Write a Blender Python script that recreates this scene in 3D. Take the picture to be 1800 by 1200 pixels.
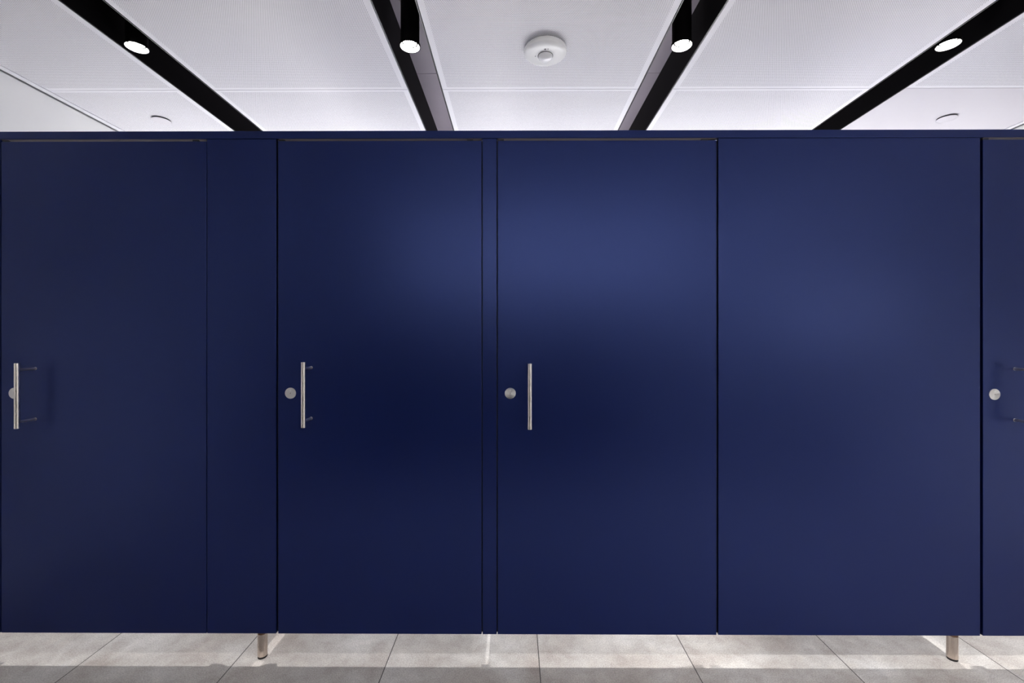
import bpy, bmesh, math
from mathutils import Vector, Matrix

C = bpy.context.scene.collection
for o in list(bpy.data.objects):
    bpy.data.objects.remove(o, do_unlink=True)

# ------------------------------------------------------------------ camera
cd = bpy.data.cameras.new('camera')
cam = bpy.data.objects.new('camera', cd)
C.objects.link(cam)
cam.location = (0.0, -1.766, 1.275)
cam.rotation_euler = (math.pi / 2, 0, 0.005)
cd.sensor_width = 36.0
cd.lens = 16.0
cd.shift_y = -5.0 / 1800.0
cd.clip_start = 0.02
bpy.context.scene.camera = cam

# ------------------------------------------------------------------ world, view
w = bpy.data.worlds.new('world')
bpy.context.scene.world = w
w.use_nodes = True
w.node_tree.nodes['Background'].inputs[0].default_value = (0.9, 0.92, 1.0, 1)
w.node_tree.nodes['Background'].inputs[1].default_value = 0.0
vs = bpy.context.scene.view_settings
vs.view_transform = 'Standard'
vs.look = 'None'
vs.gamma = 1.0
vs.use_curve_mapping = False
vs.exposure = 0.0

LAMP_W_BACK = 260.0      # the row of downlights over the cubicles
LAMP_W_FRONT = 115.0     # the row over the washing area in front of them
FILL_SIDE = 18.0  # W, added fill strip on the right wall, out of view
LAMP_COL = (1.0, 0.965, 0.93)
LENS_GLOW = 60.0
FILL_BACK = 50.0    # W, added fill strip on the unseen ledge behind the cubicles
FILL_FRONT = 50.0  # W, added fill strip on the unseen wall opposite

# ------------------------------------------------------------------ room sizes (metres)
XL, XR = -2.49, 3.09            # side walls
YB, YF = 1.55, -3.80            # wall behind the cubicles, wall behind the viewer
HC = 2.575                      # ceiling
HT = 2.775                      # top of the black channels
CH = [-1.665, -0.465, 0.735, 1.943]   # channel centre lines
CW = 0.178                      # channel width

# ------------------------------------------------------------------ helpers
def link(name, bm, mats, parent=None, smooth=False, loc=None, bevel=0.0, seg=2):
    me = bpy.data.meshes.new(name)
    bmesh.ops.recalc_face_normals(bm, faces=bm.faces[:])
    bm.to_mesh(me)
    bm.free()
    if not isinstance(mats, (list, tuple)):
        mats = [mats]
    for m in mats:
        me.materials.append(m)
    o = bpy.data.objects.new(name, me)
    C.objects.link(o)
    if parent is not None:
        o.parent = parent
    if loc is not None:
        o.location = loc
    if smooth:
        for p in me.polygons:
            p.use_smooth = True
        try:
            me.set_sharp_from_angle(angle=math.radians(35))
        except Exception:
            pass
    if bevel > 0:
        b = o.modifiers.new('bevel', 'BEVEL')
        b.width = bevel
        b.segments = seg
        b.limit_method = 'ANGLE'
    return o

def add_box(bm, x0, x1, y0, y1, z0, z1, mi=0):
    vs_ = [bm.verts.new((x, y, z)) for z in (z0, z1) for y in (y0, y1) for x in (x0, x1)]
    fs = [(0, 1, 3, 2), (4, 6, 7, 5), (0, 4, 5, 1), (1, 5, 7, 3), (3, 7, 6, 2), (2, 6, 4, 0)]
    out = []
    for f in fs:
        fc = bm.faces.new([vs_[i] for i in f])
        fc.material_index = mi
        out.append(fc)
    return out

def box(*a):
    bm = bmesh.new()
    add_box(bm, *a)
    return bm

def lathe(profile, n=48, axis='Z', mi=None):
    """profile: list of (r, h); closed when r = 0 at the ends"""
    bm = bmesh.new()
    rings = []
    for r, h in profile:
        if r < 1e-6:
            rings.append([bm.verts.new((0, 0, h))])
        else:
            rings.append([bm.verts.new((r * math.cos(2 * math.pi * k / n), r * math.sin(2 * math.pi * k / n), h)) for k in range(n)])
    for i in range(len(rings) - 1):
        a, b = rings[i], rings[i + 1]
        for k in range(n):
            k2 = (k + 1) % n
            if len(a) == 1 and len(b) == 1:
                continue
            if len(a) == 1:
                f = bm.faces.new((a[0], b[k2], b[k]))
            elif len(b) == 1:
                f = bm.faces.new((a[k], a[k2], b[0]))
            else:
                f = bm.faces.new((a[k], a[k2], b[k2], b[k]))
            if mi:
                f.material_index = mi[i]
    if axis == 'Y':
        bmesh.ops.rotate(bm, cent=(0, 0, 0), matrix=Matrix.Rotation(math.pi / 2, 3, 'X'), verts=bm.verts)
    return bm

def empty(name, loc, label=None, cat=None, group=None):
    o = bpy.data.objects.new(name, None)
    o.empty_display_size = 0.1
    C.objects.link(o)
    o.location = loc
    if label:
        o['label'] = label
    if cat:
        o['category'] = cat
    if group:
        o['group'] = group
    return o

def structure(o):
    o['kind'] = 'structure'
    return o

def children(o):
    return [c for c in bpy.data.objects if c.parent is o]

def copy_tree(o, parent=None):
    c = o.copy()
    C.objects.link(c)
    c.parent = parent
    for ch in children(o):
        copy_tree(ch, c)
    return c

# ------------------------------------------------------------------ materials
def new_mat(name):
    m = bpy.data.materials.new(name)
    m.use_nodes = True
    nt = m.node_tree
    return m, nt, nt.nodes['Principled BSDF']

def sset(b, **kw):
    names = {'color': 'Base Color', 'rough': 'Roughness', 'metal': 'Metallic', 'spec': 'Specular IOR Level',
             'coat': 'Coat Weight', 'coatr': 'Coat Roughness', 'ior': 'IOR', 'aniso': 'Anisotropic', 'trans': 'Transmission Weight'}
    for k, v in kw.items():
        s = b.inputs[names[k]]
        if k == 'color' and len(v) == 3:
            v = (*v, 1)
        s.default_value = v

def simple(name, color, rough=0.5, noise=0.0, scale=30.0, bump=0.0, **kw):
    """principled with a slight procedural variation of tone"""
    m, nt, b = new_mat(name)
    sset(b, color=color, rough=rough, **kw)
    N = nt.nodes
    L = nt.links
    tc = N.new('ShaderNodeTexCoord')
    nz = N.new('ShaderNodeTexNoise')
    nz.inputs['Scale'].default_value = scale
    nz.inputs['Detail'].default_value = 4
    L.new(tc.outputs['Object'], nz.inputs['Vector'])
    if noise > 0:
        mix = N.new('ShaderNodeMix')
        mix.data_type = 'RGBA'
        mix.inputs[6].default_value = (*[c * (1 - noise) for c in color], 1)
        mix.inputs[7].default_value = (*[min(1, c * (1 + noise)) for c in color], 1)
        L.new(nz.outputs['Fac'], mix.inputs[0])
        L.new(mix.outputs[2], b.inputs['Base Color'])
    if bump > 0:
        bp = N.new('ShaderNodeBump')
        bp.inputs['Strength'].default_value = bump
        bp.inputs['Distance'].default_value = 0.001
        L.new(nz.outputs['Fac'], bp.inputs['Height'])
        L.new(bp.outputs['Normal'], b.inputs['Normal'])
    return m

def brushed(name, color, rough, axis):
    """brushed stainless steel; streaks run along the given axis"""
    m, nt, b = new_mat(name)
    sset(b, color=color, rough=rough, metal=1.0)
    N, L = nt.nodes, nt.links
    tc = N.new('ShaderNodeTexCoord')
    mp = N.new('ShaderNodeMapping')
    sc = [2500.0, 2500.0, 2500.0]
    sc[axis] = 40.0
    mp.inputs['Scale'].default_value = sc
    nz = N.new('ShaderNodeTexNoise')
    nz.inputs['Scale'].default_value = 1.0
    nz.inputs['Detail'].default_value = 2
    L.new(tc.outputs['Object'], mp.inputs['Vector'])
    L.new(mp.outputs['Vector'], nz.inputs['Vector'])
    mr = N.new('ShaderNodeMapRange')
    mr.inputs['To Min'].default_value = rough * 0.7
    mr.inputs['To Max'].default_value = rough * 1.35
    L.new(nz.outputs['Fac'], mr.inputs['Value'])
    L.new(mr.outputs['Result'], b.inputs['Roughness'])
    return m

def math_node(nt, op, a, b=None):
    n = nt.nodes.new('ShaderNodeMath')
    n.operation = op
    for i, v in enumerate((a, b)):
        if v is None:
            continue
        if isinstance(v, (int, float)):
            n.inputs[i].default_value = v
        else:
            nt.links.new(v, n.inputs[i])
    return n.outputs[0]

def perforated():
    """white sheet metal with a staggered grid of 2.6 mm holes, 7 mm apart"""
    m, nt, b = new_mat('perforated_white_metal')
    sset(b, rough=0.5, spec=0.3)
    N, L = nt.nodes, nt.links
    tc = N.new('ShaderNodeTexCoord')
    sp = N.new('ShaderNodeSeparateXYZ')
    L.new(tc.outputs['Object'], sp.inputs[0])
    P, Q, R = 0.007, 0.01212, 0.00145

    def cell(off):
        out = []
        for s, p in ((sp.outputs['X'], P), (sp.outputs['Y'], Q)):
            v = math_node(nt, 'DIVIDE', s, p)
            v = math_node(nt, 'ADD', v, off)
            v = math_node(nt, 'FRACT', v)
            v = math_node(nt, 'SUBTRACT', v, 0.5)
            v = math_node(nt, 'MULTIPLY', v, p)
            out.append(math_node(nt, 'MULTIPLY', v, v))
        return math_node(nt, 'SQRT', math_node(nt, 'ADD', out[0], out[1]))
    d = math_node(nt, 'MINIMUM', cell(100.5), cell(100.0))
    hole = math_node(nt, 'LESS_THAN', d, R)
    mix = N.new('ShaderNodeMix')
    mix.data_type = 'RGBA'
    mix.inputs[6].default_value = (0.80, 0.79, 0.82, 1)
    mix.inputs[7].default_value = (0.06, 0.06, 0.07, 1)
    L.new(hole, mix.inputs[0])
    L.new(mix.outputs[2], b.inputs['Base Color'])
    return m

def tiles():
    """grey stone-look porcelain floor, 60 cm tiles with thin dark joints"""
    m, nt, b = new_mat('stone_floor_tile')
    N, L = nt.nodes, nt.links
    tc = N.new('ShaderNodeTexCoord')
    sp = N.new('ShaderNodeSeparateXYZ')
    L.new(tc.outputs['Object'], sp.inputs[0])

    def edge(s, off):
        v = math_node(nt, 'ADD', s, off)
        v = math_node(nt, 'DIVIDE', v, 0.6)
        cellid = math_node(nt, 'FLOOR', v)
        v = math_node(nt, 'FRACT', v)
        v = math_node(nt, 'SUBTRACT', v, 0.5)
        v = math_node(nt, 'ABSOLUTE', v)
        return math_node(nt, 'GREATER_THAN', v, 0.5 - 0.0019 / 0.6), cellid
    ex, ix = edge(sp.outputs['X'], 6.0 - 0.098)
    ey, iy = edge(sp.outputs['Y'], 6.0 - 0.33)
    grout = math_node(nt, 'MAXIMUM', ex, ey)
    # offset the stone pattern from tile to tile
    cb = N.new('ShaderNodeCombineXYZ')
    L.new(math_node(nt, 'MULTIPLY', ix, 3.71), cb.inputs[0])
    L.new(math_node(nt, 'MULTIPLY', iy, 5.13), cb.inputs[1])
    va = N.new('ShaderNodeVectorMath')
    va.operation = 'ADD'
    L.new(tc.outputs['Object'], va.inputs[0])
    L.new(cb.outputs[0], va.inputs[1])

    def noise(scale, detail, rough=0.6, dist=0.0):
        n = N.new('ShaderNodeTexNoise')
        n.inputs['Scale'].default_value = scale
        n.inputs['Detail'].default_value = detail
        n.inputs['Roughness'].default_value = rough
        n.inputs['Distortion'].default_value = dist
        L.new(va.outputs[0], n.inputs['Vector'])
        return n.outputs['Fac']
    big = noise(3.5, 6, 0.6, 0.4)
    mid = noise(14, 8, 0.7, 0.3)
    fine = noise(220, 4, 0.75)

    def ramp(fac, stops):
        r = N.new('ShaderNodeValToRGB')
        e = r.color_ramp.elements
        e[0].position, e[0].color = stops[0][0], (*stops[0][1], 1)
        e[1].position, e[1].color = stops[-1][0], (*stops[-1][1], 1)
        for p, c in stops[1:-1]:
            k = e.new(p)
            k.color = (*c, 1)
        L.new(fac, r.inputs[0])
        return r.outputs[0]

    def mixc(kind, fac, a, bb):
        n = N.new('ShaderNodeMix')
        n.data_type = 'RGBA'
        n.blend_type = kind
        for i, v in ((0, fac), (6, a), (7, bb)):
            if isinstance(v, (int, float)):
                n.inputs[i].default_value = v
            elif isinstance(v, tuple):
                n.inputs[i].default_value = (*v, 1)
            else:
                L.new(v, n.inputs[i])
        return n.outputs[2]
    c1 = ramp(big, [(0.30, (0.29, 0.262, 0.245)), (0.50, (0.36, 0.345, 0.33)), (0.70, (0.45, 0.445, 0.44))])
    c2 = ramp(mid, [(0.28, (0.80, 0.77, 0.75)), (0.5, (1.0, 1.0, 1.0)), (0.72, (1.18, 1.17, 1.15))])
    c = mixc('MULTIPLY', 1.0, c1, c2)
    c3 = ramp(fine, [(0.30, (0.55, 0.54, 0.53)), (0.5, (1, 1, 1)), (0.70, (1.4, 1.4, 1.4))])
    c = mixc('MULTIPLY', 0.95, c, c3)
    c = mixc('MIX', grout, c, (0.045, 0.042, 0.04))
    L.new(c, b.inputs['Base Color'])
    sset(b, spec=0.4)
    mr = N.new('ShaderNodeMapRange')
    mr.inputs['To Min'].default_value = 0.42
    mr.inputs['To Max'].default_value = 0.6
    L.new(mid, mr.inputs['Value'])
    L.new(mr.outputs['Result'], b.inputs['Roughness'])
    bp = N.new('ShaderNodeBump')
    bp.inputs['Strength'].default_value = 0.25
    bp.inputs['Distance'].default_value = 0.0008
    L.new(fine, bp.inputs['Height'])
    L.new(bp.outputs['Normal'], b.inputs['Normal'])
    return m

def blue_panel():
    """navy powder coat: a deep matt blue under a soft sheen"""
    m, nt, b = new_mat('navy_powder_coat')
    sset(b, color=(0.0006, 0.0036, 0.040), rough=0.34, spec=1.0)
    b.inputs['Specular Tint'].default_value = (0.27, 0.38, 1.0, 1)
    N, L = nt.nodes, nt.links
    tc = N.new('ShaderNodeTexCoord')
    nz = N.new('ShaderNodeTexNoise')
    nz.inputs['Scale'].default_value = 1.6
    nz.inputs['Detail'].default_value = 2
    L.new(tc.outputs['Object'], nz.inputs['Vector'])
    mr = N.new('ShaderNodeMapRange')
    mr.inputs['To Min'].default_value = 0.31
    mr.inputs['To Max'].default_value = 0.37
    L.new(nz.outputs['Fac'], mr.inputs['Value'])
    L.new(mr.outputs['Result'], b.inputs['Roughness'])
    return m

def emission(name, col, strength):
    m = bpy.data.materials.new(name)
    m.use_nodes = True
    nt = m.node_tree
    nt.nodes.clear()
    e = nt.nodes.new('ShaderNodeEmission')
    e.inputs[0].default_value = (*col, 1)
    e.inputs[1].default_value = strength
    o = nt.nodes.new('ShaderNodeOutputMaterial')
    nt.links.new(e.outputs[0], o.inputs[0])
    return m

M_BLUE = blue_panel()
M_PERF = perforated()
M_WHITE = simple('white_enamel', (0.82, 0.81, 0.84), 0.45, noise=0.01, scale=4)
M_COVER = simple('painted_cover_plate', (0.66, 0.64, 0.67), 0.5, noise=0.01)
M_WALL = simple('white_wall_paint', (0.90, 0.90, 0.88), 0.6, noise=0.015, scale=3, bump=0.05)
M_BLACK = simple('black_matt_metal', (0.003, 0.0025, 0.0028), 0.6, noise=0.1, scale=40, spec=0.12)
M_CHTOP = simple('dark_channel_plate', (0.36, 0.32, 0.37), 0.5, noise=0.08, scale=6)
M_LIP = simple('black_gloss_edge', (0.01, 0.01, 0.012), 0.3)
M_PLENUM = simple('grey_slab', (0.10, 0.10, 0.10), 0.9, noise=0.1, scale=5)
M_FLOOR = tiles()
M_STEEL = brushed('brushed_steel', (0.94, 0.88, 0.82), 0.27, 2)
M_LEG = brushed('leg_steel', (0.80, 0.72, 0.65), 0.32, 2)
M_TUBE = brushed('tube_steel', (0.60, 0.52, 0.46), 0.24, 2)
M_COLLAR = simple('bronze_collar', (0.20, 0.12, 0.08), 0.35, metal=0.8)
M_SLITSHADE = simple('grey_slit_shade', (0.16, 0.14, 0.15), 0.85, spec=0.1)
M_DISC = brushed('satin_steel_disc', (0.74, 0.73, 0.72), 0.36, 0)
_nt = M_DISC.node_tree
_tg = _nt.nodes.new('ShaderNodeTangent')
_tg.direction_type = 'RADIAL'
_tg.axis = 'Y'
_nt.links.new(_tg.outputs[0], _nt.nodes['Principled BSDF'].inputs['Tangent'])
sset(_nt.nodes['Principled BSDF'], aniso=0.8)
M_RUBBER = simple('black_rubber', (0.008, 0.008, 0.009), 0.6, noise=0.1)
M_DARK = simple('dark_slot', (0.01, 0.01, 0.012), 0.5)
M_PLASTIC = simple('white_plastic', (0.82, 0.82, 0.80), 0.28, noise=0.01)
M_LENSP = simple('milky_plastic_lens', (0.86, 0.86, 0.86), 0.2, noise=0.05, scale=60, coat=0.5)
M_REFL = simple('bright_reflector', (0.92, 0.92, 0.92), 0.35, noise=0.01)
M_GLOW = emission('lamp_lens_glow', (1.0, 0.98, 0.96), LENS_GLOW)
M_DARKWOOD = simple('unseen_dark_cladding', (0.02, 0.019, 0.022), 0.5, noise=0.2, scale=8)
M_GREYWALL = simple('grey_wall_paint', (0.35, 0.34, 0.36), 0.6, noise=0.03, scale=3)

# ------------------------------------------------------------------ room shell
structure(link('floor', box(XL - 0.1, XR + 0.1, YF - 0.1, YB + 0.1, -0.08, 0.0), M_FLOOR))
# the painted side walls stop just under the ceiling; above is a set-back shadow gap
for nm, xa, xb, ya, yb in (('wall_left', XL - 0.12, XL, XL - 0.12, XL - 0.018), ('wall_right', XR, XR + 0.12, XR + 0.018, XR + 0.12)):
    bm = box(xa, xb, YF, YB, 0.0, HC - 0.004)
    add_box(bm, ya, yb, YF, YB, HC - 0.004, HT + 0.02, 1)
    structure(link(nm, bm, [M_WALL, M_WALL]))
structure(link('wall_back', box(XL - 0.12, XR + 0.12, YB, YB + 0.12, 0.0, HT + 0.02), M_WALL))
structure(link('wall_front', box(XL - 0.12, XR + 0.12, YF - 0.12, YF, 0.0, HT + 0.02), M_WALL))
# unseen ledge added to carry a fill strip that brightens wall and ceiling
structure(link('trim_4', box(XL, XR, YB - 0.20, YB, 0.0, 1.30), M_GREYWALL, bevel=0.002))

def fill_strip(name, x0, x1, y, z, watts, label):  # unseen lamp added to brighten ceiling and reflections
    t = empty(name, ((x0 + x1) / 2, y, z), label, 'added fill light')
    hl = (x1 - x0) / 2
    bm = bmesh.new()
    add_box(bm, -hl, hl, -0.03, -0.026, 0, 0.03)
    add_box(bm, -hl, hl, 0.026, 0.03, 0, 0.03)
    add_box(bm, -hl, hl, -0.026, 0.026, 0, 0.004)
    link('housing', bm, M_STRIPBODY, t)
    link('diffuser', box(-hl + 0.01, hl - 0.01, -0.025, 0.025, 0.015, 0.022), M_STRIP, t)
    ld = bpy.data.lights.new('strip_fill', 'AREA')
    ld.shape = 'RECTANGLE'
    ld.size = 2 * hl - 0.04
    ld.size_y = 0.045
    ld.energy = watts
    ld.color = (0.97, 0.96, 1.0)
    lo = bpy.data.objects.new('strip_fill', ld)
    C.objects.link(lo)
    lo.parent = t
    lo.location = (0, 0, 0.026)
    lo.rotation_euler = (math.pi, 0, 0)
    return t
M_STRIPBODY = simple('anodised_aluminium', (0.5, 0.5, 0.5), 0.4, metal=1.0)
M_STRIP = emission('strip_diffuser', (0.97, 0.96, 1.0), 8.0)
fill_strip('ledge_fill', XL + 0.02, XR - 0.02, YB - 0.10, 1.302, FILL_BACK, 'added fill light strip on the unseen ledge behind the cubicles')
fill_strip('rear_fill', -1.3, 2.2, YF + 0.10, 1.95, FILL_FRONT, 'added fill light strip on the unseen wall opposite the cubicles')
side = fill_strip('side_fill', -0.85, 0.85, 0, 1.72, FILL_SIDE, 'added fill light strip along the unseen part of the right wall')  # added to put a soft reflection in the right-hand panels
side.location = (XR - 0.10, -2.85, 1.30)
side.rotation_euler = (0, 0, math.pi / 2)
# unseen dark cladding and counter, shaped to darken the reflections in the panels
structure(link('trim_3', box(-2.3, 1.5, YF, YF + 0.03, 0.0, 1.45), M_DARKWOOD, bevel=0.003))
structure(link('trim_5', box(-2.0, 1.2, YF + 0.031, YF + 1.10, 0.0, 0.86), M_DARKWOOD, bevel=0.003))

ceiling = structure(link('ceiling', box(XL - 0.12, XR + 0.12, YF - 0.12, YB + 0.12, HT + 0.02, HT + 0.12), M_PLENUM))

# perforated panels: bays between the channels, rows of 1.2 m
bays = []
xs = XL + 0.050
for c in CH:
    bays.append((xs, c - CW / 2))
    xs = c + CW / 2
bays.append((xs, XR - 0.050))
rows = [YF + 0.003, -2.992, -1.792, -0.592, 0.608, YB - 0.003]

def ceiling_panel(x0, x1, y0, y1, perf=True, wall=0):
    bm = bmesh.new()
    g = 0.0008
    x0, x1, y0, y1 = x0 + 0.0005, x1 - 0.0005, y0 + g, y1 - g
    mxl, mxr, my, t = (0.002 if wall == -1 else 0.026), (0.002 if wall == 1 else 0.026), 0.020, 0.025
    e = 0.0015                                  # folded edge
    z = HC

    def v(x, y, zz):
        return bm.verts.new((x, y, zz))
    outer_top = [v(x0, y0, z + t), v(x1, y0, z + t), v(x1, y1, z + t), v(x0, y1, z + t)]
    outer = [v(x0, y0, z + e), v(x1, y0, z + e), v(x1, y1, z + e), v(x0, y1, z + e)]
    fold = [v(x0 + e, y0 + e, z), v(x1 - e, y0 + e, z), v(x1 - e, y1 - e, z), v(x0 + e, y1 - e, z)]
    inner = [v(x0 + e + mxl, y0 + my, z), v(x1 - e - mxr, y0 + my, z), v(x1 - e - mxr, y1 - my, z), v(x0 + e + mxl, y1 - my, z)]
    for a, b in ((outer_top, outer), (outer, fold), (fold, inner)):
        for k in range(4):
            bm.faces.new((a[k], a[(k + 1) % 4], b[(k + 1) % 4], b[k]))
    f = bm.faces.new(inner)
    f.material_index = 1 if perf else 0
    bm.faces.new(outer_top)
    return link('ceiling_panel', bm, [M_WHITE if perf else M_COVER, M_PERF], ceiling)

for bi, (x0, x1) in enumerate(bays):
    for r in range(len(rows) - 1):
        ceiling_panel(x0, x1, rows[r], rows[r + 1], perf=not (bi == 4 and r == 4), wall={0: -1, 4: 1}.get(bi, 0))

# perimeter angle with a shadow gap along the side walls
for n, (xa, xb) in enumerate(((XL + 0.014, XL + 0.044), (XR - 0.044, XR - 0.014))):
    bm = bmesh.new()
    add_box(bm, xa, xb, YF + 0.01, YB - 0.01, HC - 0.002, HC + 0.030)
    o = structure(link('trim_%d' % (n + 1), bm, M_WHITE, bevel=0.001))

# ------------------------------------------------------------------ black light channels
ch_labels = ['black recessed lighting channel in the ceiling, leftmost of the four',
             'black lighting channel in the ceiling just left of the round white sensor',
             'black lighting channel in the ceiling just right of the round white sensor',
             'black recessed lighting channel in the ceiling, rightmost of the four']
for i, c in enumerate(CH):
    t = empty('lighting_channel', (c, 0, HC), ch_labels[i], 'lighting channel', 'black lighting channels in the ceiling')
    h = HT - HC
    a, y0, y1 = CW / 2 - 0.001, YF + 0.004, YB - 0.004
    for s in (-1, 1):
        xa, xb = sorted((s * a, s * (a - 0.003)))
        link('side_plate', box(xa, xb, y0, y1, 0.004, h), M_BLACK, t)
        xa, xb = sorted((s * a, s * (a - 0.005)))
        lip = bmesh.new()
        add_box(lip, xa, xb, y0, y1, -0.001, 0.004)
        link('edge_lip', lip, M_LIP, t, bevel=0.0008)
    segs = [y0, -1.602, -0.402, 0.798, y1]
    for k in range(len(segs) - 1):
        link('top_plate', box(-a + 0.003, a - 0.003, segs[k] + 0.0015, segs[k + 1] - 0.0015, h - 0.006, h), M_CHTOP, t, bevel=0.001)

# ------------------------------------------------------------------ downlights
def downlight(loc, label, group, watts):
    t = empty('downlight', loc, label, 'downlight', group)
    z1 = HT - HC - 0.006
    # thin-walled black tube
    bm = lathe([(0.0, z1), (0.041, z1), (0.041, 0.02), (0.045, 0.012), (0.0455, 0.0), (0.0435, 0.0), (0.0405, 0.006), (0.037, 0.03), (0.037, 0.06), (0.0, 0.06)], 56)
    link('housing', bm, M_BLACK, t, smooth=True)
    bm = lathe([(0.0430, 0.001), (0.0435, 0.0055), (0.0345, 0.017), (0.0340, 0.017), (0.0425, 0.001), (0.0430, 0.001)], 56)
    link('reflector_ring', bm, M_REFL, t, smooth=True)
    bm = lathe([(0.0, 0.016), (0.018, 0.0165), (0.0285, 0.018), (0.0285, 0.024), (0.0, 0.024)], 48)
    link('lens', bm, M_GLOW, t, smooth=True)
    ld = bpy.data.lights.new('lamp_light', 'SPOT')
    ld.energy = watts
    ld.color = LAMP_COL
    ld.spot_size = math.radians(105)
    ld.spot_blend = 1.0
    ld.shadow_soft_size = 0.05
    lo = bpy.data.objects.new('lamp_light', ld)
    C.objects.link(lo)
    lo.parent = t
    lo.location = (0, 0, 0.010)
    return t

dl_labels = ['lit black downlight in the leftmost ceiling channel',
             'lit black downlight in the channel left of the round sensor',
             'lit black downlight in the channel right of the round sensor',
             'lit black downlight in the rightmost ceiling channel']
for i, c in enumerate(CH):
    downlight((c + (-0.024, 0.0, 0.010, -0.018)[i], 0.262, HC), dl_labels[i], 'lit downlights over the cubicles', LAMP_W_BACK * (1.0, 1.0, 1.0, 1.6)[i])
for i, c in enumerate(CH):
    downlight((c, -1.45, HC), 'black downlight facing the cubicles in the %s channel' % ('leftmost', 'second', 'third', 'rightmost')[i], 'downlights over the open floor', LAMP_W_FRONT * (0.75, 0.75, 0.9, 3.6)[i])

# ------------------------------------------------------------------ motion sensor
s = empty('motion_sensor', (0.139, 0.271, HC), 'round white motion sensor on the perforated ceiling between the two middle channels', 'motion sensor')
bm = lathe([(0.0, 0.0), (0.084, 0.0), (0.084, -0.004), (0.092, -0.006), (0.0945, -0.010), (0.0945, -0.020), (0.0930, -0.0255), (0.086, -0.031), (0.076, -0.0340), (0.060, -0.0355), (0.034, -0.036), (0.0325, -0.033), (0.0, -0.033)], 72)
link('sensor_body', bm, M_PLASTIC, s, smooth=True)
bm = lathe([(0.0325, -0.031), (0.0325, -0.040), (0.030, -0.047), (0.024, -0.053), (0.014, -0.057), (0.0, -0.058)], 40)
lens = link('sensor_lens', bm, M_LENSP, s, smooth=True)
bm = lathe([(0.0305, -0.0335), (0.0345, -0.0335), (0.0345, -0.0372), (0.0325, -0.0372)], 48)
link('lens_ring', bm, M_PLENUM, s, smooth=True)
# small printed marks and the indicator light
bm = bmesh.new()
for k in range(4):
    a = math.pi * k / 4
    c_, s_ = math.cos(a), math.sin(a)
    L_, w_ = 0.0055, 0.0009
    vsx = [bm.verts.new((c_ * u - s_ * v_ - 0.004, s_ * u + c_ * v_ - 0.048, -0.0362 - k * 0.00005)) for u, v_ in ((-L_, -w_), (L_, -w_), (L_, w_), (-L_, w_))]
    bm.faces.new(vsx)
add_box(bm, 0.007, 0.0095, -0.052, -0.044, -0.0363, -0.0353)
link('printed_mark', bm, M_PLENUM, s)
bm = lathe([(0.0, -0.0345), (0.0028, -0.0345), (0.0024, -0.0368), (0.0, -0.0374)], 16)
o = link('indicator', bm, M_GREYWALL, s, smooth=True)
o.location = (-0.044, 0.002, 0)

# ------------------------------------------------------------------ sprinkler cover plates
def cover(loc, label):
    t = empty('sprinkler_cover', loc, label, 'sprinkler cover', 'round cover plates flush with the ceiling')
    bm = lathe([(0.0, -0.0105), (0.034, -0.0102), (0.0465, -0.0094), (0.0485, -0.0084), (0.0480, -0.0076), (0.0, -0.0078)], 56)
    link('cover_plate', bm, M_COVER, t, smooth=True)
    bm = lathe([(0.0, 0.0), (0.0455, 0.0), (0.0455, -0.0076), (0.0, -0.0076)], 40)  # dark fill stands in for the shadow between plate and ceiling
    link('shadow_cup', bm, M_DARK, t, smooth=True)
cover((-2.095, 0.925, HC), 'round white cover plate in the ceiling near the left wall')
cover((2.545, 0.925, HC), 'round white cover plate in the ceiling near the right wall')

# ------------------------------------------------------------------ cubicle front
ZB, ZT = 0.128, 2.0515          # underside of panels, underside of head rail
ZD = 2.0430                     # top of doors
TH = 0.013

def mesh_panel(name, x0, x1, z0, z1, y0=0.0, y1=TH, parent=None, mat=None, bevel=0.0012, origin=(0, 0, 0)):
    ox, oy, oz = origin
    return link(name, box(x0 - ox, x1 - ox, y0 - oy, y1 - oy, z0 - oz, z1 - oz), mat or M_BLUE, parent, bevel=bevel)

def leg(parent, x, y, ox):
    bm = lathe([(0.0, 0.008), (0.0178, 0.008), (0.0183, 0.010), (0.0183, 0.0955), (0.0180, 0.0965), (0.0, 0.0965)], 40)
    l = link('leg', bm, M_TUBE, parent, smooth=True, loc=(x - ox, y, 0))
    bm = lathe([(0.0, 0.0), (0.0168, 0.0), (0.0176, 0.002), (0.0176, 0.0078), (0.0, 0.0078)], 40)
    link('rubber_foot', bm, M_RUBBER, l, smooth=True)
    bm = lathe([(0.0, 0.0966), (0.0176, 0.0966), (0.0176, 0.1275), (0.0, 0.1275)], 32)
    link('collar', bm, M_COLLAR, l, smooth=True)

def fixed_panel(x0, x1, label, divider=None, dt=0.028, leg_x=None, stops=()):
    xc = (x0 + x1) / 2
    t = empty('cubicle_panel', (xc, 0, 0), label, 'cubicle panel', 'fixed panels of the cubicle front')
    mesh_panel('face_panel', x0 - xc, x1 - xc, ZB, ZT - 0.0003, parent=t)
    if divider is not None:
        d = divider - xc
        mesh_panel('divider', d - dt / 2, d + dt / 2, ZB, ZT - 0.0005, TH + 0.0005, YB - 0.203, parent=t)
    if leg_x is not None:
        leg(t, leg_x, 0.055, xc)
    for a, b in stops:
        mesh_panel('door_stop', a - xc, b - xc, ZB + 0.001, ZT - 0.004, TH + 0.0004, TH + 0.016, parent=t, mat=M_RUBBER)
    return t

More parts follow.
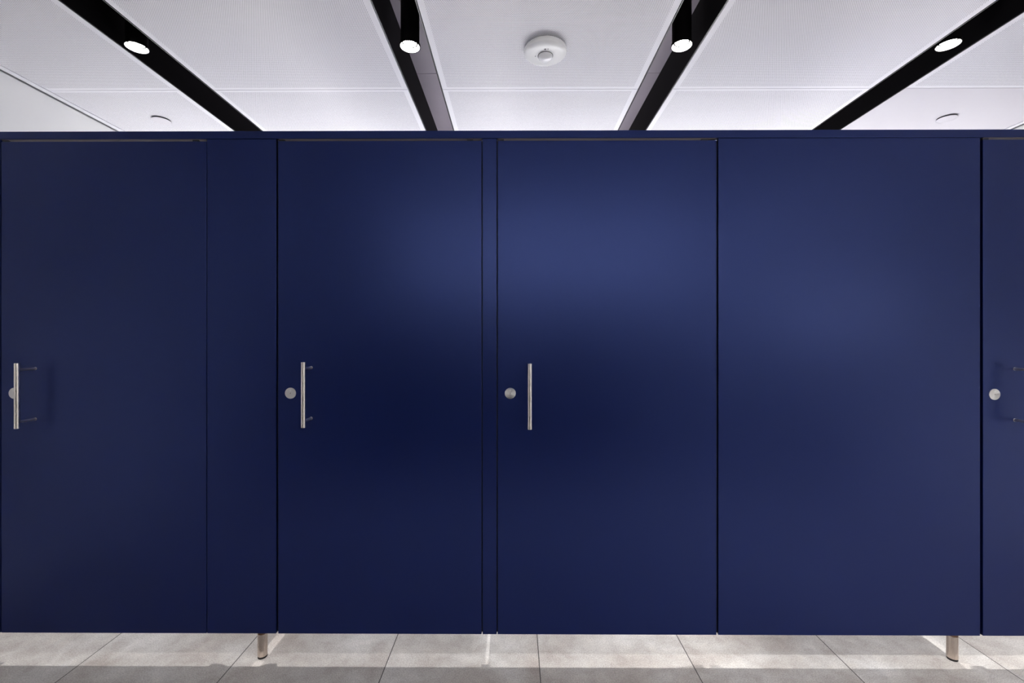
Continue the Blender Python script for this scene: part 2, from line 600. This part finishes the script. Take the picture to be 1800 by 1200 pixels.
fixed_panel(XL + 0.001, -2.0062, 'blue fixed panel at the far left edge beside the first door', stops=[(-2.03, -1.99)])
fixed_panel(-1.1960, -0.9262, 'narrow blue fixed panel with a steel leg, left of the second door', divider=-1.01, leg_x=-1.01, stops=[(-1.215, -1.18), (-0.94, -0.905)])
fixed_panel(-0.1232, -0.0685, 'very narrow blue strip panel between the two middle doors', divider=-0.096, dt=0.050, stops=[(-0.145, -0.106), (-0.086, -0.05)])
fixed_panel(0.7900, 1.7985, 'wide plain blue fixed panel without handle, standing on a steel leg', divider=1.744, leg_x=1.744, stops=[(0.76, 0.80), (1.78, 1.83)])
fixed_panel(2.604, XR - 0.001, 'blue fixed panel against the right wall', stops=[(2.59, 2.62)])

# head rail: one folded blue rail that runs along the whole front
hr = link('head_rail', box(XL + 0.001, XR - 0.001, -0.003, 0.032, ZT, 2.0815), M_BLUE, bevel=0.0015)
hr['label'] = 'long blue head rail along the top of all cubicle doors and panels'
hr['category'] = 'rail'

for a, b in ((-2.0022, -1.1985), (-0.9188, -0.1266), (-0.0645, 0.7830), (1.8095, 2.6010)):  # matt grey strips added to darken the slit over each door
    link('slit_shade', box(a + 0.001, b - 0.001, 0.0005, 0.031, ZT - 0.0016, ZT - 0.0001), M_SLITSHADE, hr)

def pull_handle(parent, x, zc, ox, length=0.246, standoff=0.066):
    # bar with two slimmer posts
    r = 0.0084
    hl = length / 2
    h = bpy.data.objects.new('pull_handle', None)
    C.objects.link(h)
    h.parent = parent
    h.location = (x - ox, 0, zc)
    bm = lathe([(0.0, -hl), (r - 0.0008, -hl), (r, -hl + 0.0008), (r, -hl + 0.008), (r - 0.0004, -hl + 0.0085), (r, -hl + 0.009),
                (r, hl - 0.009), (r - 0.0004, hl - 0.0085), (r, hl - 0.008), (r, hl - 0.0008), (r - 0.0008, hl), (0.0, hl)], 40)
    link('grip_bar', bm, M_STEEL, h, smooth=True, loc=(0, -standoff, 0))
    for dz in (0.0985, -0.0985):
        bm = lathe([(0.0, 0.0), (0.0060, 0.0), (0.0060, 0.0010), (0.0052, 0.0013), (0.0052, standoff - 0.004), (0.0, standoff - 0.004)], 28, axis='Y')
        link('post', bm, M_LEG, h, smooth=True, loc=(0, 0, dz))

def lock_disc(parent, x, z, ox):
    bm = lathe([(0.0, 0.0), (0.0215, 0.0), (0.0215, 0.0014), (0.0209, 0.0022), (0.0, 0.0024)], 48, axis='Y')
    d = link('lock_disc', bm, M_DISC, parent, smooth=True, loc=(x - ox, 0, z))
    bm = lathe([(0.0, 0.0022), (0.0040, 0.0022), (0.0038, 0.0028), (0.0, 0.0029)], 24, axis='Y')
    k = link('status_window', bm, M_PLASTIC, d, smooth=True, loc=(0, 0, 0.0115))
    bm = box(-0.0009, 0.0009, -0.0027, -0.0018, -0.0022, 0.0022)
    link('key_slot', bm, M_DARK, d)

def door(x0, x1, label, hx, hz, lx, lz):
    xc = (x0 + x1) / 2
    t = empty('cubicle_door', (xc, 0, 0), label, 'door', 'blue cubicle doors')
    mesh_panel('door_leaf', x0 - xc, x1 - xc, ZB, ZD, parent=t)
    pull_handle(t, hx, hz, xc)
    lock_disc(t, lx, lz, xc)
    # small black hinge shoes in the slit over the leaf
    for dx in (x0 + 0.013, x1 - 0.045):
        link('pivot', box(dx - xc - 0.011, dx - xc + 0.011, 0.003, TH - 0.001, ZD - 0.0002, ZT - 0.0017), M_RUBBER, t)
    return t

door(-2.0022, -1.1985, 'leftmost blue cubicle door with bar handle overlapping its lock disc', -1.868, 1.060, -1.950, 1.062)
door(-0.9188, -0.1266, 'blue cubicle door between the steel-legged narrow panel and the strip panel', -0.790, 1.064, -0.870, 1.063)
door(-0.0645, 0.7830, 'blue cubicle door between the strip panel and the wide plain panel', 0.058, 1.059, -0.0155, 1.063)
door(1.8095, 2.6010, 'blue cubicle door at the right edge, only its lock and handle posts showing', 1.931, 1.060, 1.853, 1.060)
